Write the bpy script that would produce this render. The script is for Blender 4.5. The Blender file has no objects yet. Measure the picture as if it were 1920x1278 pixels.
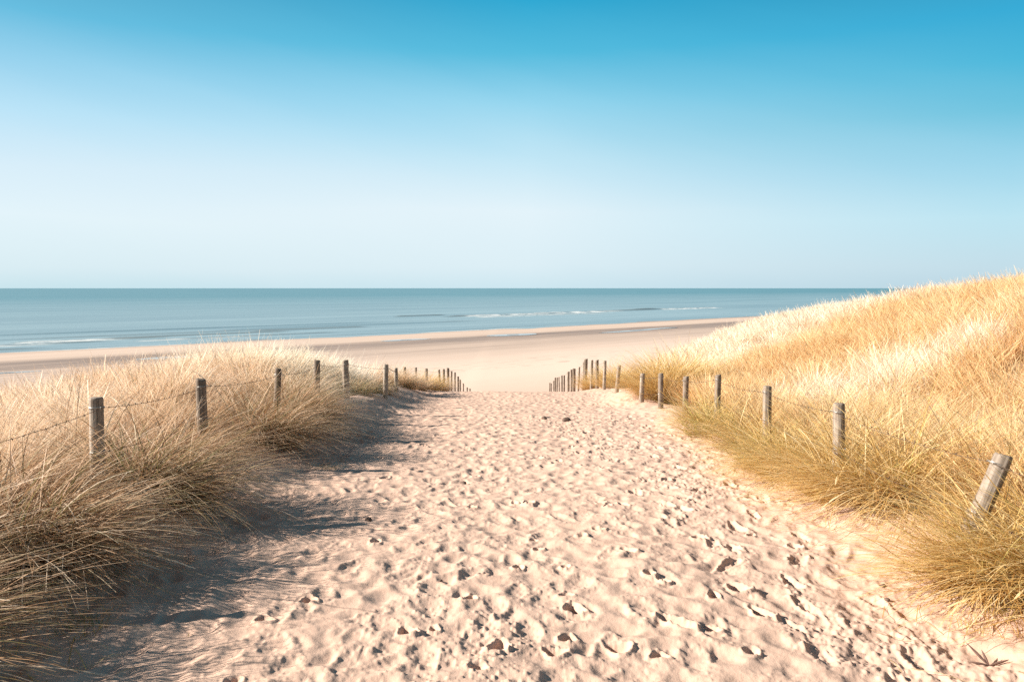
import bpy, math, random
import numpy as np
from mathutils import Vector, Matrix
R = math.radians
SC = bpy.context.scene
COL = SC.collection
rng = np.random.default_rng(7)
random.seed(7)
SUN_AZ_VEC = np.array([1.0, 0.06]); SUN_ELEV = 27.0      # direction the light travels over the ground
N2 = np.array([-0.693, 0.721])                            # seaward direction (coast normal)
T2 = np.array([0.721, 0.693])                             # along the coast

# ---------------------------------------------------------------- helpers
def sstep(a, b, x):
    t = np.clip((np.asarray(x, float) - a) / (b - a), 0, 1)
    return t * t * (3 - 2 * t)

_tab = np.random.default_rng(11).random((256, 256))
def vnoise(x, y, ox=0.0):
    x = np.asarray(x, float) + ox * 17.3; y = np.asarray(y, float) + ox * 9.1
    xi = np.floor(x).astype(np.int64); yi = np.floor(y).astype(np.int64)
    fx = x - xi; fy = y - yi
    fx = fx * fx * fx * (fx * (fx * 6 - 15) + 10); fy = fy * fy * fy * (fy * (fy * 6 - 15) + 10)
    a = _tab[xi & 255, yi & 255]; b = _tab[(xi + 1) & 255, yi & 255]
    c = _tab[xi & 255, (yi + 1) & 255]; d = _tab[(xi + 1) & 255, (yi + 1) & 255]
    return (a * (1 - fx) + b * fx) * (1 - fy) + (c * (1 - fx) + d * fx) * fy
def fbm(x, y, n=4, ox=0.0):
    s = 0; a = 0.5; t = 0; x = np.asarray(x, float); y = np.asarray(y, float)
    for i in range(n):
        s = s + a * vnoise(x * 0.8 - y * 0.6, x * 0.6 + y * 0.8, ox + i * 3.7) if i % 2 else s + a * vnoise(x, y, ox + i * 3.7)
        t += a; a *= 0.5; x = x * 2.03; y = y * 2.03
    return s / t

def mesh_np(name, V, F, smooth=True, mats=()):
    me = bpy.data.meshes.new(name)
    V = np.asarray(V, np.float32); F = np.asarray(F, np.int32)
    k = F.shape[1]
    me.vertices.add(len(V)); me.vertices.foreach_set('co', V.ravel())
    me.loops.add(F.size); me.loops.foreach_set('vertex_index', F.ravel())
    me.polygons.add(len(F))
    me.polygons.foreach_set('loop_start', np.arange(0, F.size, k, dtype=np.int32))
    try: me.polygons.foreach_set('loop_total', np.full(len(F), k, np.int32))
    except Exception: pass
    me.update(calc_edges=True)
    me.polygons.foreach_set('use_smooth', np.full(len(F), smooth))
    for m in mats: me.materials.append(m)
    return me
def attr(me, name, vals, typ='FLOAT'):
    a = me.attributes.new(name, typ, 'POINT')
    a.data.foreach_set('vector' if typ == 'FLOAT_VECTOR' else 'value', np.asarray(vals, np.int32 if typ == 'INT' else np.float32).ravel())
def link(name, me, parent=None, loc=None):
    o = bpy.data.objects.new(name, me); COL.objects.link(o)
    if parent is not None: o.parent = parent
    if loc is not None: o.location = loc
    return o
def tag(o, label=None, cat=None, group=None, kind=None):
    if label: o['label'] = label
    if cat: o['category'] = cat
    if group: o['group'] = group
    if kind: o['kind'] = kind
    return o
def grid_faces(nr, nc, wrap=False):
    i = np.arange(nr - 1)[:, None]; j = np.arange(nc if wrap else nc - 1)[None, :]
    j2 = (j + 1) % nc
    a = i * nc + j; b = i * nc + j2; c = (i + 1) * nc + j2; d = (i + 1) * nc + j
    return np.stack([a, b, c, d], -1).reshape(-1, 4)

# ---------------------------------------------------------------- node helpers
def mat(name):
    m = bpy.data.materials.new(name); m.use_nodes = True
    nt = m.node_tree; nt.nodes.clear()
    return m, nt
def N(nt, t, **kw):
    n = nt.nodes.new(t)
    for k, v in kw.items():
        if k.startswith('i_'):
            key = k[2:]; key = int(key) if key.isdigit() else key.replace('_', ' ')
            n.inputs[key].default_value = v
        else: setattr(n, k, v)
    return n
def ramp(nt, stops, interp='LINEAR'):
    n = nt.nodes.new('ShaderNodeValToRGB'); cr = n.color_ramp; cr.interpolation = interp
    while len(cr.elements) < len(stops): cr.elements.new(0.5)
    for e, (p, c) in zip(cr.elements, stops):
        e.position = p; e.color = (c, c, c, 1) if isinstance(c, (int, float)) else (*c, 1)
    return n
def math_n(nt, op, a, b=None, clamp=False):
    n = nt.nodes.new('ShaderNodeMath'); n.operation = op; n.use_clamp = clamp
    for i, v in enumerate((a, b)):
        if v is None: continue
        if isinstance(v, (int, float)): n.inputs[i].default_value = v
        else: nt.links.new(v, n.inputs[i])
    return n.outputs[0]
def mixc(nt, fac, a, b, mode='MIX'):
    n = nt.nodes.new('ShaderNodeMix'); n.data_type = 'RGBA'; n.blend_type = mode
    for i, v in ((0, fac), (6, a), (7, b)):
        if isinstance(v, (int, float)): n.inputs[i].default_value = v
        elif isinstance(v, tuple): n.inputs[i].default_value = (*v, 1)
        else: nt.links.new(v, n.inputs[i])
    return n.outputs[2]
def noise_n(nt, vec, scale, detail=4, rough=0.55, dist=0.0):
    n = N(nt, 'ShaderNodeTexNoise'); n.inputs['Scale'].default_value = scale
    n.inputs['Detail'].default_value = detail; n.inputs['Roughness'].default_value = rough
    n.inputs['Distortion'].default_value = dist
    if vec is not None: nt.links.new(vec, n.inputs['Vector'])
    return n.outputs['Fac']
def coast(nt):
    """separate world position into s (seaward) and t (along the coast)"""
    g = N(nt, 'ShaderNodeNewGeometry')
    def dot(v):
        d = N(nt, 'ShaderNodeVectorMath', operation='DOT_PRODUCT'); d.inputs[1].default_value = (*v, 0)
        nt.links.new(g.outputs['Position'], d.inputs[0]); return d.outputs['Value']
    return g.outputs['Position'], dot(N2), dot(T2)
def combine(nt, x, y, z=0.0):
    c = N(nt, 'ShaderNodeCombineXYZ')
    for i, v in enumerate((x, y, z)):
        if isinstance(v, (int, float)): c.inputs[i].default_value = v
        else: nt.links.new(v, c.inputs[i])
    return c.outputs[0]

# ---------------------------------------------------------------- terrain
PY = np.array([-40, 0, 3.5, 8, 12, 16, 18, 20, 22, 24, 26, 30, 36, 42, 48, 55, 62, 69, 75])
PZ = np.array([-1.6, -1.62, -1.66, -1.86, -2.08, -2.39, -2.56, -2.72, -2.89, -3.14, -3.42, -4.05, -4.98, -5.9, -6.8, -7.8, -8.55, -8.96, -9.02])
# smooth cubic through control points
def _pch(x, X=PY, Y=PZ):
    h = np.diff(X); d = np.diff(Y) / h
    m = np.zeros(len(X)); m[0] = d[0]; m[-1] = -0.0077
    m[1:-1] = (d[:-1] * h[1:] + d[1:] * h[:-1]) / (h[1:] + h[:-1])
    i = np.clip(np.searchsorted(X, x) - 1, 0, len(X) - 2)
    t = (x - X[i]) / h[i]
    return ((2*t**3-3*t**2+1)*Y[i] + (t**3-2*t**2+t)*h[i]*m[i] + (-2*t**3+3*t**2)*Y[i+1] + (t**3-t**2)*h[i]*m[i+1])
def base_profile(s):
    y = s / 0.721
    a = _pch(np.clip(y, -39, 75))
    b = -9.02 - (s - 54.1) * 0.0110
    return np.where(y > 75, b, a)
def ground_macro(X, Y):
    X = np.asarray(X, float); Y = np.asarray(Y, float)
    s = X * N2[0] + Y * N2[1]
    z = base_profile(.721 * Y - .693 * X * np.where(X > 0, sstep(2.5, 9, X), sstep(2.9, 5.2, -X)))
    # beach relief: trough at 95..122, bar 128..140
    z += np.where(s > 60, -0.10 * np.exp(-((s - 112) / 12) ** 2) + 0.10 * np.exp(-((s - 131) / 6) ** 2), 0)
    dune = sstep(34, 20, s)
    # right-hand dune
    z += 1.62 * sstep(3.6, 14, X) * sstep(36, 26, s) * (0.85 + 0.3 * fbm(X * .12, Y * .12, 3, 5))
    z += 0.05 * sstep(22, 38, X) * dune
    z += 0.45 * np.exp(-(((X - 17) / 4.5) ** 2 + ((Y - 47) / 5) ** 2))
    # left-hand dune
    z += sstep(-2.9, -4.8, X) * sstep(25, 17, s) * (0.08 + 0.88 * np.exp(-.5 * (((X + 5.7) / 2.3) ** 2 + ((Y - 15) / 3.0) ** 2)))
    # banks
    near = sstep(60, 30, Y)
    z += near * (0.15 * sstep(-2.0, -2.9, X) + 0.10 * sstep(2.0, 3.1, X))
    z += 0.20 * np.exp(-(((X + 2.75) / .65) ** 2 + ((Y - 14.0) / 1.9) ** 2))
    z += 0.12 * np.exp(-(((X + 2.6) / .6) ** 2 + ((Y - 18.5) / 1.5) ** 2))
    z += 0.10 * np.exp(-(((X - 2.7) / .6) ** 2 + ((Y - 18.5) / 3) ** 2)) + 0.12 * np.exp(-(((X - 2.9) / .8) ** 2 + ((Y - 33) / 8) ** 2))
    side = np.clip(sstep(-1.9, -3.2, X) + sstep(2.1, 3.4, X), 0, 1) * dune
    z += side * 0.34 * (fbm(X * .55, Y * .55, 4, 2) - .5)
    z += dune * 0.10 * (fbm(X * .33, Y * .33, 3, 8) - .5)
    z += (1 - dune) * 0.16 * (fbm(X * .05, Y * .05, 4, 9) - .5) * sstep(140, 120, s)
    return z

# footprint raster on the trodden sand
CELL = 0.008; RX0, RX1, RY0, RY1 = -4.4, 4.6, 0.8, 31.0
nx = int((RX1 - RX0) / CELL); ny = int((RY1 - RY0) / CELL)
H = np.zeros((ny, nx), np.float32)
gx = RX0 + np.arange(nx) * CELL; gy = RY0 + np.arange(ny) * CELL
def blur(A, k):
    for _ in range(k):
        A = (np.roll(A, 1, 0) + 2 * A + np.roll(A, -1, 0)) / 4
        A = (np.roll(A, 1, 1) + 2 * A + np.roll(A, -1, 1)) / 4
    return A
fresh = np.zeros_like(H)
def stamp(x, y, ang, a, b, depth, rim, keep=0.35, skew=0.0, fr=0.0):
    r = max(a, b) * 1.75
    i0 = int((x - r - RX0) / CELL); i1 = int((x + r - RX0) / CELL) + 1
    j0 = int((y - r - RY0) / CELL); j1 = int((y + r - RY0) / CELL) + 1
    if i0 < 1 or j0 < 1 or i1 >= nx - 1 or j1 >= ny - 1: return
    P = H[j0:j1, i0:i1]
    dx = gx[i0:i1][None, :] - x; dy = gy[j0:j1][:, None] - y
    c, s_ = math.cos(ang), math.sin(ang)
    u = (dx * c + dy * s_) / a; v = (-dx * s_ + dy * c) / b
    v = v * (1 + 0.28 * u)                       # narrower heel
    rho = np.sqrt(u * u + v * v) * (1 + .10 * math.sin(x * 91) * np.cos(3 * np.arctan2(v, u) + y * 37))
    bowl = np.where(rho < 1, -depth * (1 - rho ** 2.2) * (1 + skew * u), 0) + rim * np.exp(-((rho - 1.18) / .22) ** 2) * (1 - .5 * u)
    m = 1 - sstep(1.15, 1.65, rho)
    loc = float(P.mean())
    P[:] = P * (1 - m) + (loc * .5 + (P - loc) * keep + bowl) * m
    if fr: fresh[j0:j1, i0:i1] = np.maximum(fresh[j0:j1, i0:i1], fr * np.exp(-((rho - .9) / .75) ** 2))
rr = random.Random(3)
def walk(x, dirn, style):
    y = RY0 + rr.random() * .7 if dirn > 0 else RY1 - rr.random() * .7
    side = 1; drift = rr.uniform(-.03, .03); ph = rr.random() * 6
    while RY0 < y < RY1:
        y += dirn * rr.uniform(.48, .72); x += drift + .05 * math.sin(y * .5 + ph) + rr.gauss(0, .03)
        if x < -2.2: drift = abs(drift)
        if x > 2.6: drift = -abs(drift)
        side = -side
        px = x + side * rr.uniform(.06, .13)
        ang = dirn * math.pi / 2 + side * -.12 * dirn + rr.gauss(0, .22)
        if style == 'old':
            stamp(px, y, ang, rr.uniform(.10, .16), rr.uniform(.075, .115), rr.uniform(.008, .018), rr.uniform(.001, .003), .30)
        elif style == 'mid':
            stamp(px, y, ang, rr.uniform(.12, .16), rr.uniform(.055, .085), rr.uniform(.009, .018), rr.uniform(.001, .003), .3, rr.uniform(-.4, .5), .45)
        else:
            stamp(px, y, ang, rr.uniform(.09, .14), rr.uniform(.032, .055), rr.uniform(.016, .032), rr.uniform(.003, .008), .5, rr.uniform(-.5, .7), 1.0)
for k in range(120): walk(rr.uniform(-2.3, 2.7), rr.choice((-1, 1)), 'old')
for k in range(1500):
    stamp(rr.uniform(-2.4, 2.6), rr.uniform(1, 30), rr.uniform(0, 3.14), rr.uniform(.09, .14), rr.uniform(.07, .11), rr.uniform(.010, .026), .005, .3)
H = blur(H, 6)
for k in range(26): walk(rr.uniform(-2.0, 2.6), rr.choice((-1, 1)), 'mid')
def bowls(cx, cy, ox):
    wx = GXw / cx; wy = GYw / cy; ix = np.floor(wx).astype(np.int64); iy = np.floor(wy).astype(np.int64)
    best = np.full(H.shape, 9., np.float32); dep = np.zeros(H.shape, np.float32)
    for a_ in (-1, 0, 1):
        for b_ in (-1, 0, 1):
            jx = ix + a_; jy = iy + b_
            px_ = jx + .5 + .85 * (_tab[(jx + ox) & 255, jy & 255] - .5); py_ = jy + .5 + .85 * (_tab[jy & 255, (jx + ox + 91) & 255] - .5)
            d_ = ((wx - px_) ** 2 + (wy - py_) ** 2).astype(np.float32)
            k_ = d_ < best; best = np.where(k_, d_, best); dep = np.where(k_, (.35 + .9 * _tab[(jx + 53) & 255, (jy + ox) & 255]).astype(np.float32), dep)
    return np.minimum(best, .8) * dep
_X = np.broadcast_to(gx[None, :], H.shape); _Y = np.broadcast_to(gy[:, None], H.shape)
GXw = _X + .10 * (fbm(_X * 4, _Y * 4, 2, 5) - .5); GYw = _Y + .10 * (fbm(_X * 4, _Y * 4, 2, 6) - .5)
B1 = bowls(.165, .21, 7); GXw = _X * .9 + _Y * .25 + .06 * (fbm(_X * 6, _Y * 6, 2, 9) - .5)
B2 = bowls(.105, .125, 19)
wB = sstep(.35, .6, fbm(_X * .9, _Y * .7, 2, 14))
H += blur(.027 * B1 * (1 - .55 * wB) + .0155 * B2 * (.35 + .65 * wB), 2)
del B1, B2, wB, GXw, GYw, _X, _Y
H = blur(H, 1)
# the smoothed part gets sharpened wind crests
soft = blur(H.copy(), 9)
GX = gx[None, :]; GY = gy[:, None]
for k in range(3): walk(rr.triangular(-1.2, 2.3, .9), rr.choice((-1, 1)), 'fresh')
PITS = [(1077, 1155, .060, .042, .060, 1.9), (1165, 1238, .055, .040, .055, 2.4), (935, 1243, .060, .040, .035, 1.3), (1275, 1188, .100, .040, .045, 2.3), (1250, 1100, .045, .028, .045, 2.0),
 (570, 1150, .045, .035, .045, 1.8), (482, 1195, .050, .035, .045, 2.2), (1392, 1110, .060, .045, .055, 2.1), (1318, 1002, .055, .045, .055, 1.6), (1181, 1036, .060, .035, .045, 2.2), (1436, 1160, .080, .035, .055, 1.9),
 (1223, 1086, .045, .03, .04, 1.5), (992, 921, .050, .040, .050, 1.6), (1128, 925, .05, .035, .05, 1.9), (1125, 985, .05, .03, .04, 2.3), (1010, 1025, .045, .03, .04, 1.7), (1500, 1022, .055, .04, .05, 1.6),
 (700, 1010, .05, .03, .035, 1.6), (880, 1140, .045, .03, .035, 1.4), (758, 1215, .055, .035, .04, 2.0), (1040, 1250, .05, .035, .045, 2.4), (1340, 1200, .05, .03, .04, 2.2), (1285, 925, .05, .03, .04, 2.0), (972, 1065, .05, .03, .04, 1.5)]
for (qx, qy, a_, b_, dp, an) in PITS:
    dd_ = 1.69 * 1500 / (qy - 540)
    stamp((qx - 960) / 1500 * dd_, dd_, an, a_ * 1.15, b_ * 1.15, dp, .010, .6, .3, 1.0)
for k in range(85):                       # single deep heel holes
    stamp(rr.triangular(-2.2, 2.6, .9), 1.2 + 29 * rr.random() ** 1.2, rr.uniform(1.0, 2.2), rr.uniform(.035, .075), rr.uniform(.022, .042), rr.uniform(.022, .042), .008, .6, rr.uniform(-.5, .5), .9)
# crumbly clods round the fresh prints and through the rough right half
XX = np.broadcast_to(GX, H.shape); YY = np.broadcast_to(GY, H.shape)
fr = blur(fresh, 6)
rough_zone = np.clip(fr * 1.1 + sstep(.54, .70, fbm(XX * 1.1 + YY * .25, YY * .55, 3, 21)) * sstep(-.9, .8, XX) * .9, 0, 1)
rough_zone *= sstep(2.9, 2.2, XX) * sstep(-2.0, -1.0, XX)
c1 = np.maximum(vnoise(XX * 26, YY * 26, 31) - .58, 0) * vnoise(XX * 5, YY * 5, 32)
c2 = np.maximum(vnoise(XX * 52, YY * 52, 33) - .52, 0)
H += rough_zone * (c1 * .036 + c2 * .030)
# gentle dune-sand undulation and wind ripples on the left
H += .040 * (fbm(XX * 1.5 + YY * .3, YY * .75, 3, 41) - .5) + .014 * (fbm(XX * 5.2, YY * 3.4, 2, 44) - .5)
rip = np.sin((XX * 3.1 + YY * 15.5) + 4.0 * fbm(XX * 1.3, YY * 1.3, 2, 51)) * sstep(-.6, -1.7, XX)
H += .0055 * rip + .0022 * (vnoise(XX * 75, YY * 75, 61) - .5)
H *= (sstep(-3.6, -2.3, XX) * sstep(3.5, 2.6, XX) * .88 + .12) * sstep(31, 27, YY) * sstep(.8, 1.4, YY)
H[:, :3] = 0; H[:, -3:] = 0
del XX, YY, soft, c1, c2
def foot(X, Y):
    fx = (X - RX0) / CELL; fy = (Y - RY0) / CELL
    ok = (fx > 1) & (fx < nx - 2) & (fy > 1) & (fy < ny - 2)
    fx = np.clip(fx, 0, nx - 2); fy = np.clip(fy, 0, ny - 2)
    i = fx.astype(int); j = fy.astype(int); a = fx - i; b = fy - j
    v = (H[j, i] * (1 - a) + H[j, i + 1] * a) * (1 - b) + (H[j + 1, i] * (1 - a) + H[j + 1, i + 1] * a) * b
    return np.where(ok, v, 0)
def ground_z(X, Y): return ground_macro(X, Y) + foot(np.asarray(X, float), np.asarray(Y, float))

r_list = [0.25, .5, .8, 1.1, 1.4, 1.7, 1.95]
r = 2.15
while r < 30: r_list.append(r); r *= 1.0031
while r < 75: r_list.append(r); r *= 1.008
while r < 2500: r_list.append(r); r *= 1.02
rad = np.array(r_list)
th = np.concatenate([np.linspace(-180, -60, 30)[:-1], np.linspace(-60, -37, 70)[:-1], np.linspace(-37, 37, 1250)[:-1], np.linspace(37, 60, 70)[:-1], np.linspace(60, 180, 30)[:-1]])
th = np.radians(th)
TX = (rad[:, None] * np.sin(th)[None, :]).ravel(); TY = (rad[:, None] * np.cos(th)[None, :]).ravel()
TZ = ground_z(TX, TY)

# ---------------------------------------------------------------- materials
def make_sand():
    m, nt = mat('sand'); L = nt.links
    pos, s, t = coast(nt)
    out = N(nt, 'ShaderNodeOutputMaterial'); b = N(nt, 'ShaderNodeBsdfPrincipled')
    fine = noise_n(nt, pos, 260, 3, .7); mid = noise_n(nt, pos, 7, 5, .6); big = noise_n(nt, pos, .45, 4, .55)
    c = ramp(nt, [(.25, (.520, .344, .256)), (.5, (.573, .388, .294)), (.78, (.61, .424, .328))]); L.new(mid, c.inputs[0])
    col = mixc(nt, .5, c.outputs[0], mixc(nt, big, (.528, .350, .260), (.602, .418, .326)))
    spk = ramp(nt, [(.30, .62), (.42, 1.0)]); L.new(fine, spk.inputs[0])
    col = mixc(nt, .55, col, spk.outputs[0], 'MULTIPLY')
    # little dark specks of shell and straw
    v = N(nt, 'ShaderNodeTexVoronoi', feature='F1'); v.inputs['Scale'].default_value = 17; L.new(pos, v.inputs['Vector'])
    vs = ramp(nt, [(.035, .35), (.07, 1.0)]); L.new(v.outputs['Distance'], vs.inputs[0])
    ng = ramp(nt, [(.54, 0.), (.62, 1.)]); L.new(noise_n(nt, pos, 2.4, 2), ng.inputs[0])
    col = mixc(nt, math_n(nt, 'MULTIPLY', ng.outputs[0], .8), col, vs.outputs[0], 'MULTIPLY')
    # beach zones along the coast
    sv = combine(nt, math_n(nt, 'MULTIPLY', s, .10), math_n(nt, 'MULTIPLY', t, .008))
    wob = math_n(nt, 'MULTIPLY', math_n(nt, 'SUBTRACT', noise_n(nt, sv, 1.0, 4, .6), .5), 9.0)
    sw = math_n(nt, 'MULTIPLY', math_n(nt, 'ADD', s, wob), 1 / 200.)
    wet = ramp(nt, [(.34, 0.), (.42, .26), (.48, .55), (.52, .50), (.56, .90), (.608, 1.), (.632, .30), (.68, .30), (.712, .55), (.73, 1.)]); L.new(sw, wet.inputs[0])
    sv2 = combine(nt, math_n(nt, 'MULTIPLY', s, .55), math_n(nt, 'MULTIPLY', t, .03))
    st = ramp(nt, [(.38, .72), (.62, 1.12)]); L.new(noise_n(nt, sv2, 1.0, 5, .65), st.inputs[0])
    w = math_n(nt, 'MULTIPLY', wet.outputs[0], st.outputs[0], True)
    bcol = mixc(nt, w, (.66, .505, .405), (.225, .158, .124))
    # wrack lines: thin broken strips of weed and shell
    sv3 = combine(nt, math_n(nt, 'MULTIPLY', s, 1.1), math_n(nt, 'MULTIPLY', t, .22))
    wr = ramp(nt, [(.54, 0.), (.62, 1.)]); L.new(noise_n(nt, sv3, 1.0, 5, .7), wr.inputs[0])
    band = ramp(nt, [(.325, 0.), (.342, 1.), (.352, .25), (.362, .9), (.380, 0.)]); L.new(sw, band.inputs[0])
    bcol = mixc(nt, math_n(nt, 'MULTIPLY', math_n(nt, 'MULTIPLY', wr.outputs[0], band.outputs[0]), .55), bcol, (.17, .12, .09))
    zone = ramp(nt, [(.21, 0.), (.30, 1.)]); L.new(sw, zone.inputs[0])
    col = mixc(nt, zone.outputs[0], col, bcol)
    L.new(col, b.inputs['Base Color'])
    ro = math_n(nt, 'SUBTRACT', .95, math_n(nt, 'MULTIPLY', math_n(nt, 'MULTIPLY', w, zone.outputs[0]), .45)); L.new(ro, b.inputs['Roughness'])
    b.inputs['Specular IOR Level'].default_value = .25
    bp = N(nt, 'ShaderNodeBump'); bp.inputs['Strength'].default_value = .5; bp.inputs['Distance'].default_value = .003
    L.new(math_n(nt, 'ADD', noise_n(nt, pos, 120, 4, .7), math_n(nt, 'MULTIPLY', noise_n(nt, pos, 30, 3, .6), 1.0)), bp.inputs['Height'])
    L.new(bp.outputs[0], b.inputs['Normal']); L.new(b.outputs[0], out.inputs[0])
    return m
SAND = make_sand()

def make_grass(name, stops, green=(.20, .24, .055), patch=True, trans=.42, root=(.42, .31, .21)):
    m, nt = mat(name); L = nt.links
    out = N(nt, 'ShaderNodeOutputMaterial')
    tint = N(nt, 'ShaderNodeAttribute', attribute_name='tint'); gr = N(nt, 'ShaderNodeAttribute', attribute_name='green'); al = N(nt, 'ShaderNodeAttribute', attribute_name='along')
    pos = N(nt, 'ShaderNodeNewGeometry').outputs['Position']
    f = tint.outputs['Fac']
    oi = N(nt, 'ShaderNodeObjectInfo')
    if patch: f = math_n(nt, 'ADD', math_n(nt, 'MULTIPLY', f, .75), math_n(nt, 'MULTIPLY', math_n(nt, 'SUBTRACT', oi.outputs['Random'], .2), .40), True)
    if patch:
        big = ramp(nt, [(.33, -0.0), (.66, 1.)]); L.new(noise_n(nt, pos, .30, 3, .6), big.inputs[0])
        f = math_n(nt, 'ADD', math_n(nt, 'MULTIPLY', f, .62), math_n(nt, 'MULTIPLY', big.outputs[0], .42), True)
    c = ramp(nt, stops); L.new(f, c.inputs[0])
    # base of each blade browner, tip paler; a darker root paints in self-shadow
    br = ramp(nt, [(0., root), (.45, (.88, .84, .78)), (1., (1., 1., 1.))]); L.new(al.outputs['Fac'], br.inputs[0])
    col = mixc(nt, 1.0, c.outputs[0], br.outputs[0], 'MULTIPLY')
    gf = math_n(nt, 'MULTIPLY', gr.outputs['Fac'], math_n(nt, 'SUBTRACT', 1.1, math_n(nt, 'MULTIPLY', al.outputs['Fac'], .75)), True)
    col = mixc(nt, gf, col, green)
    d = N(nt, 'ShaderNodeBsdfPrincipled'); L.new(col, d.inputs['Base Color']); d.inputs['Roughness'].default_value = .55; d.inputs['Specular IOR Level'].default_value = .35
    tr = N(nt, 'ShaderNodeBsdfTranslucent'); L.new(col, tr.inputs[0])
    mx = N(nt, 'ShaderNodeMixShader'); mx.inputs[0].default_value = trans
    L.new(d.outputs[0], mx.inputs[1]); L.new(tr.outputs[0], mx.inputs[2]); L.new(mx.outputs[0], out.inputs[0])
    return m
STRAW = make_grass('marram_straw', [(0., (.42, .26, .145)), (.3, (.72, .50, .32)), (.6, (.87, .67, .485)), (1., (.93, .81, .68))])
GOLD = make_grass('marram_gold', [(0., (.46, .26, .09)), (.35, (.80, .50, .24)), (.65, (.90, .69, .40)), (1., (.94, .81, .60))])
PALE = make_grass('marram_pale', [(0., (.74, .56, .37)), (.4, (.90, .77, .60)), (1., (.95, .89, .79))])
TUSK_L = make_grass('tussock_brown', [(0., (.17, .10, .06)), (.4, (.49, .285, .15)), (.75, (.76, .53, .35)), (1., (.86, .69, .52))], (.11, .16, .035), False, .28, (.20, .13, .08))  # own brown, with the root colour darkened to paint in self-shadow
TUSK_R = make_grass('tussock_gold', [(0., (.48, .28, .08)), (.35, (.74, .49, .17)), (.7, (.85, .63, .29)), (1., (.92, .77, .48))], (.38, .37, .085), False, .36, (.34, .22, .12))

def make_wood():
    m, nt = mat('weathered_wood'); L = nt.links
    out = N(nt, 'ShaderNodeOutputMaterial'); b = N(nt, 'ShaderNodeBsdfPrincipled')
    tc = N(nt, 'ShaderNodeTexCoord'); mp = N(nt, 'ShaderNodeMapping'); mp.inputs['Scale'].default_value = (30, 30, 1.6)
    L.new(tc.outputs['Object'], mp.inputs[0])
    oi = N(nt, 'ShaderNodeObjectInfo')
    g = noise_n(nt, mp.outputs[0], 1.6, 6, .65, .4)
    g2 = noise_n(nt, tc.outputs['Object'], 9, 4, .6)
    c = ramp(nt, [(.30, (.065, .052, .043)), (.40, (.23, .20, .175)), (.56, (.41, .37, .335)), (.8, (.58, .55, .51))]); L.new(g, c.inputs[0])
    c2 = ramp(nt, [(.35, (.66, .57, .50)), (.65, (1.05, 1.03, 1.0))]); L.new(g2, c2.inputs[0])
    col = mixc(nt, .75, c.outputs[0], c2.outputs[0], 'MULTIPLY')
    rr_ = ramp(nt, [(0., (.58, .52, .47)), (1., (.94, .89, .83)) ]); L.new(oi.outputs['Random'], rr_.inputs[0])
    col = mixc(nt, 1., col, rr_.outputs[0], 'MULTIPLY')
    L.new(col, b.inputs['Base Color']); b.inputs['Roughness'].default_value = .88; b.inputs['Specular IOR Level'].default_value = .2
    bp = N(nt, 'ShaderNodeBump'); bp.inputs['Strength'].default_value = .8; bp.inputs['Distance'].default_value = .006
    L.new(g, bp.inputs['Height']); L.new(bp.outputs[0], b.inputs['Normal']); L.new(b.outputs[0], out.inputs[0])
    return m
WOOD = make_wood()
def simple(name, col, rough=.6, metal=0., nscale=20, var=.3):
    m, nt = mat(name); L = nt.links
    out = N(nt, 'ShaderNodeOutputMaterial'); b = N(nt, 'ShaderNodeBsdfPrincipled')
    tc = N(nt, 'ShaderNodeTexCoord'); n = noise_n(nt, tc.outputs['Object'], nscale, 4)
    c = ramp(nt, [(.3, tuple(x * (1 - var) for x in col)), (.7, tuple(min(1, x * (1 + var)) for x in col))]); L.new(n, c.inputs[0])
    L.new(c.outputs[0], b.inputs['Base Color']); b.inputs['Roughness'].default_value = rough; b.inputs['Metallic'].default_value = metal
    L.new(b.outputs[0], out.inputs[0]); return m
WIRE = simple('rusty_wire', (.13, .085, .06), .7, .4, 60)
TIE = simple('galvanised_tie', (.45, .43, .40), .45, .8, 60)
STONE = simple('dark_stone', (.12, .075, .055), .8, 0, 30)
WEED = simple('dried_weed', (.15, .085, .065), .85, 0, 30)
TWIG = simple('dry_twig', (.26, .17, .09), .85, 0, 30)

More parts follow.
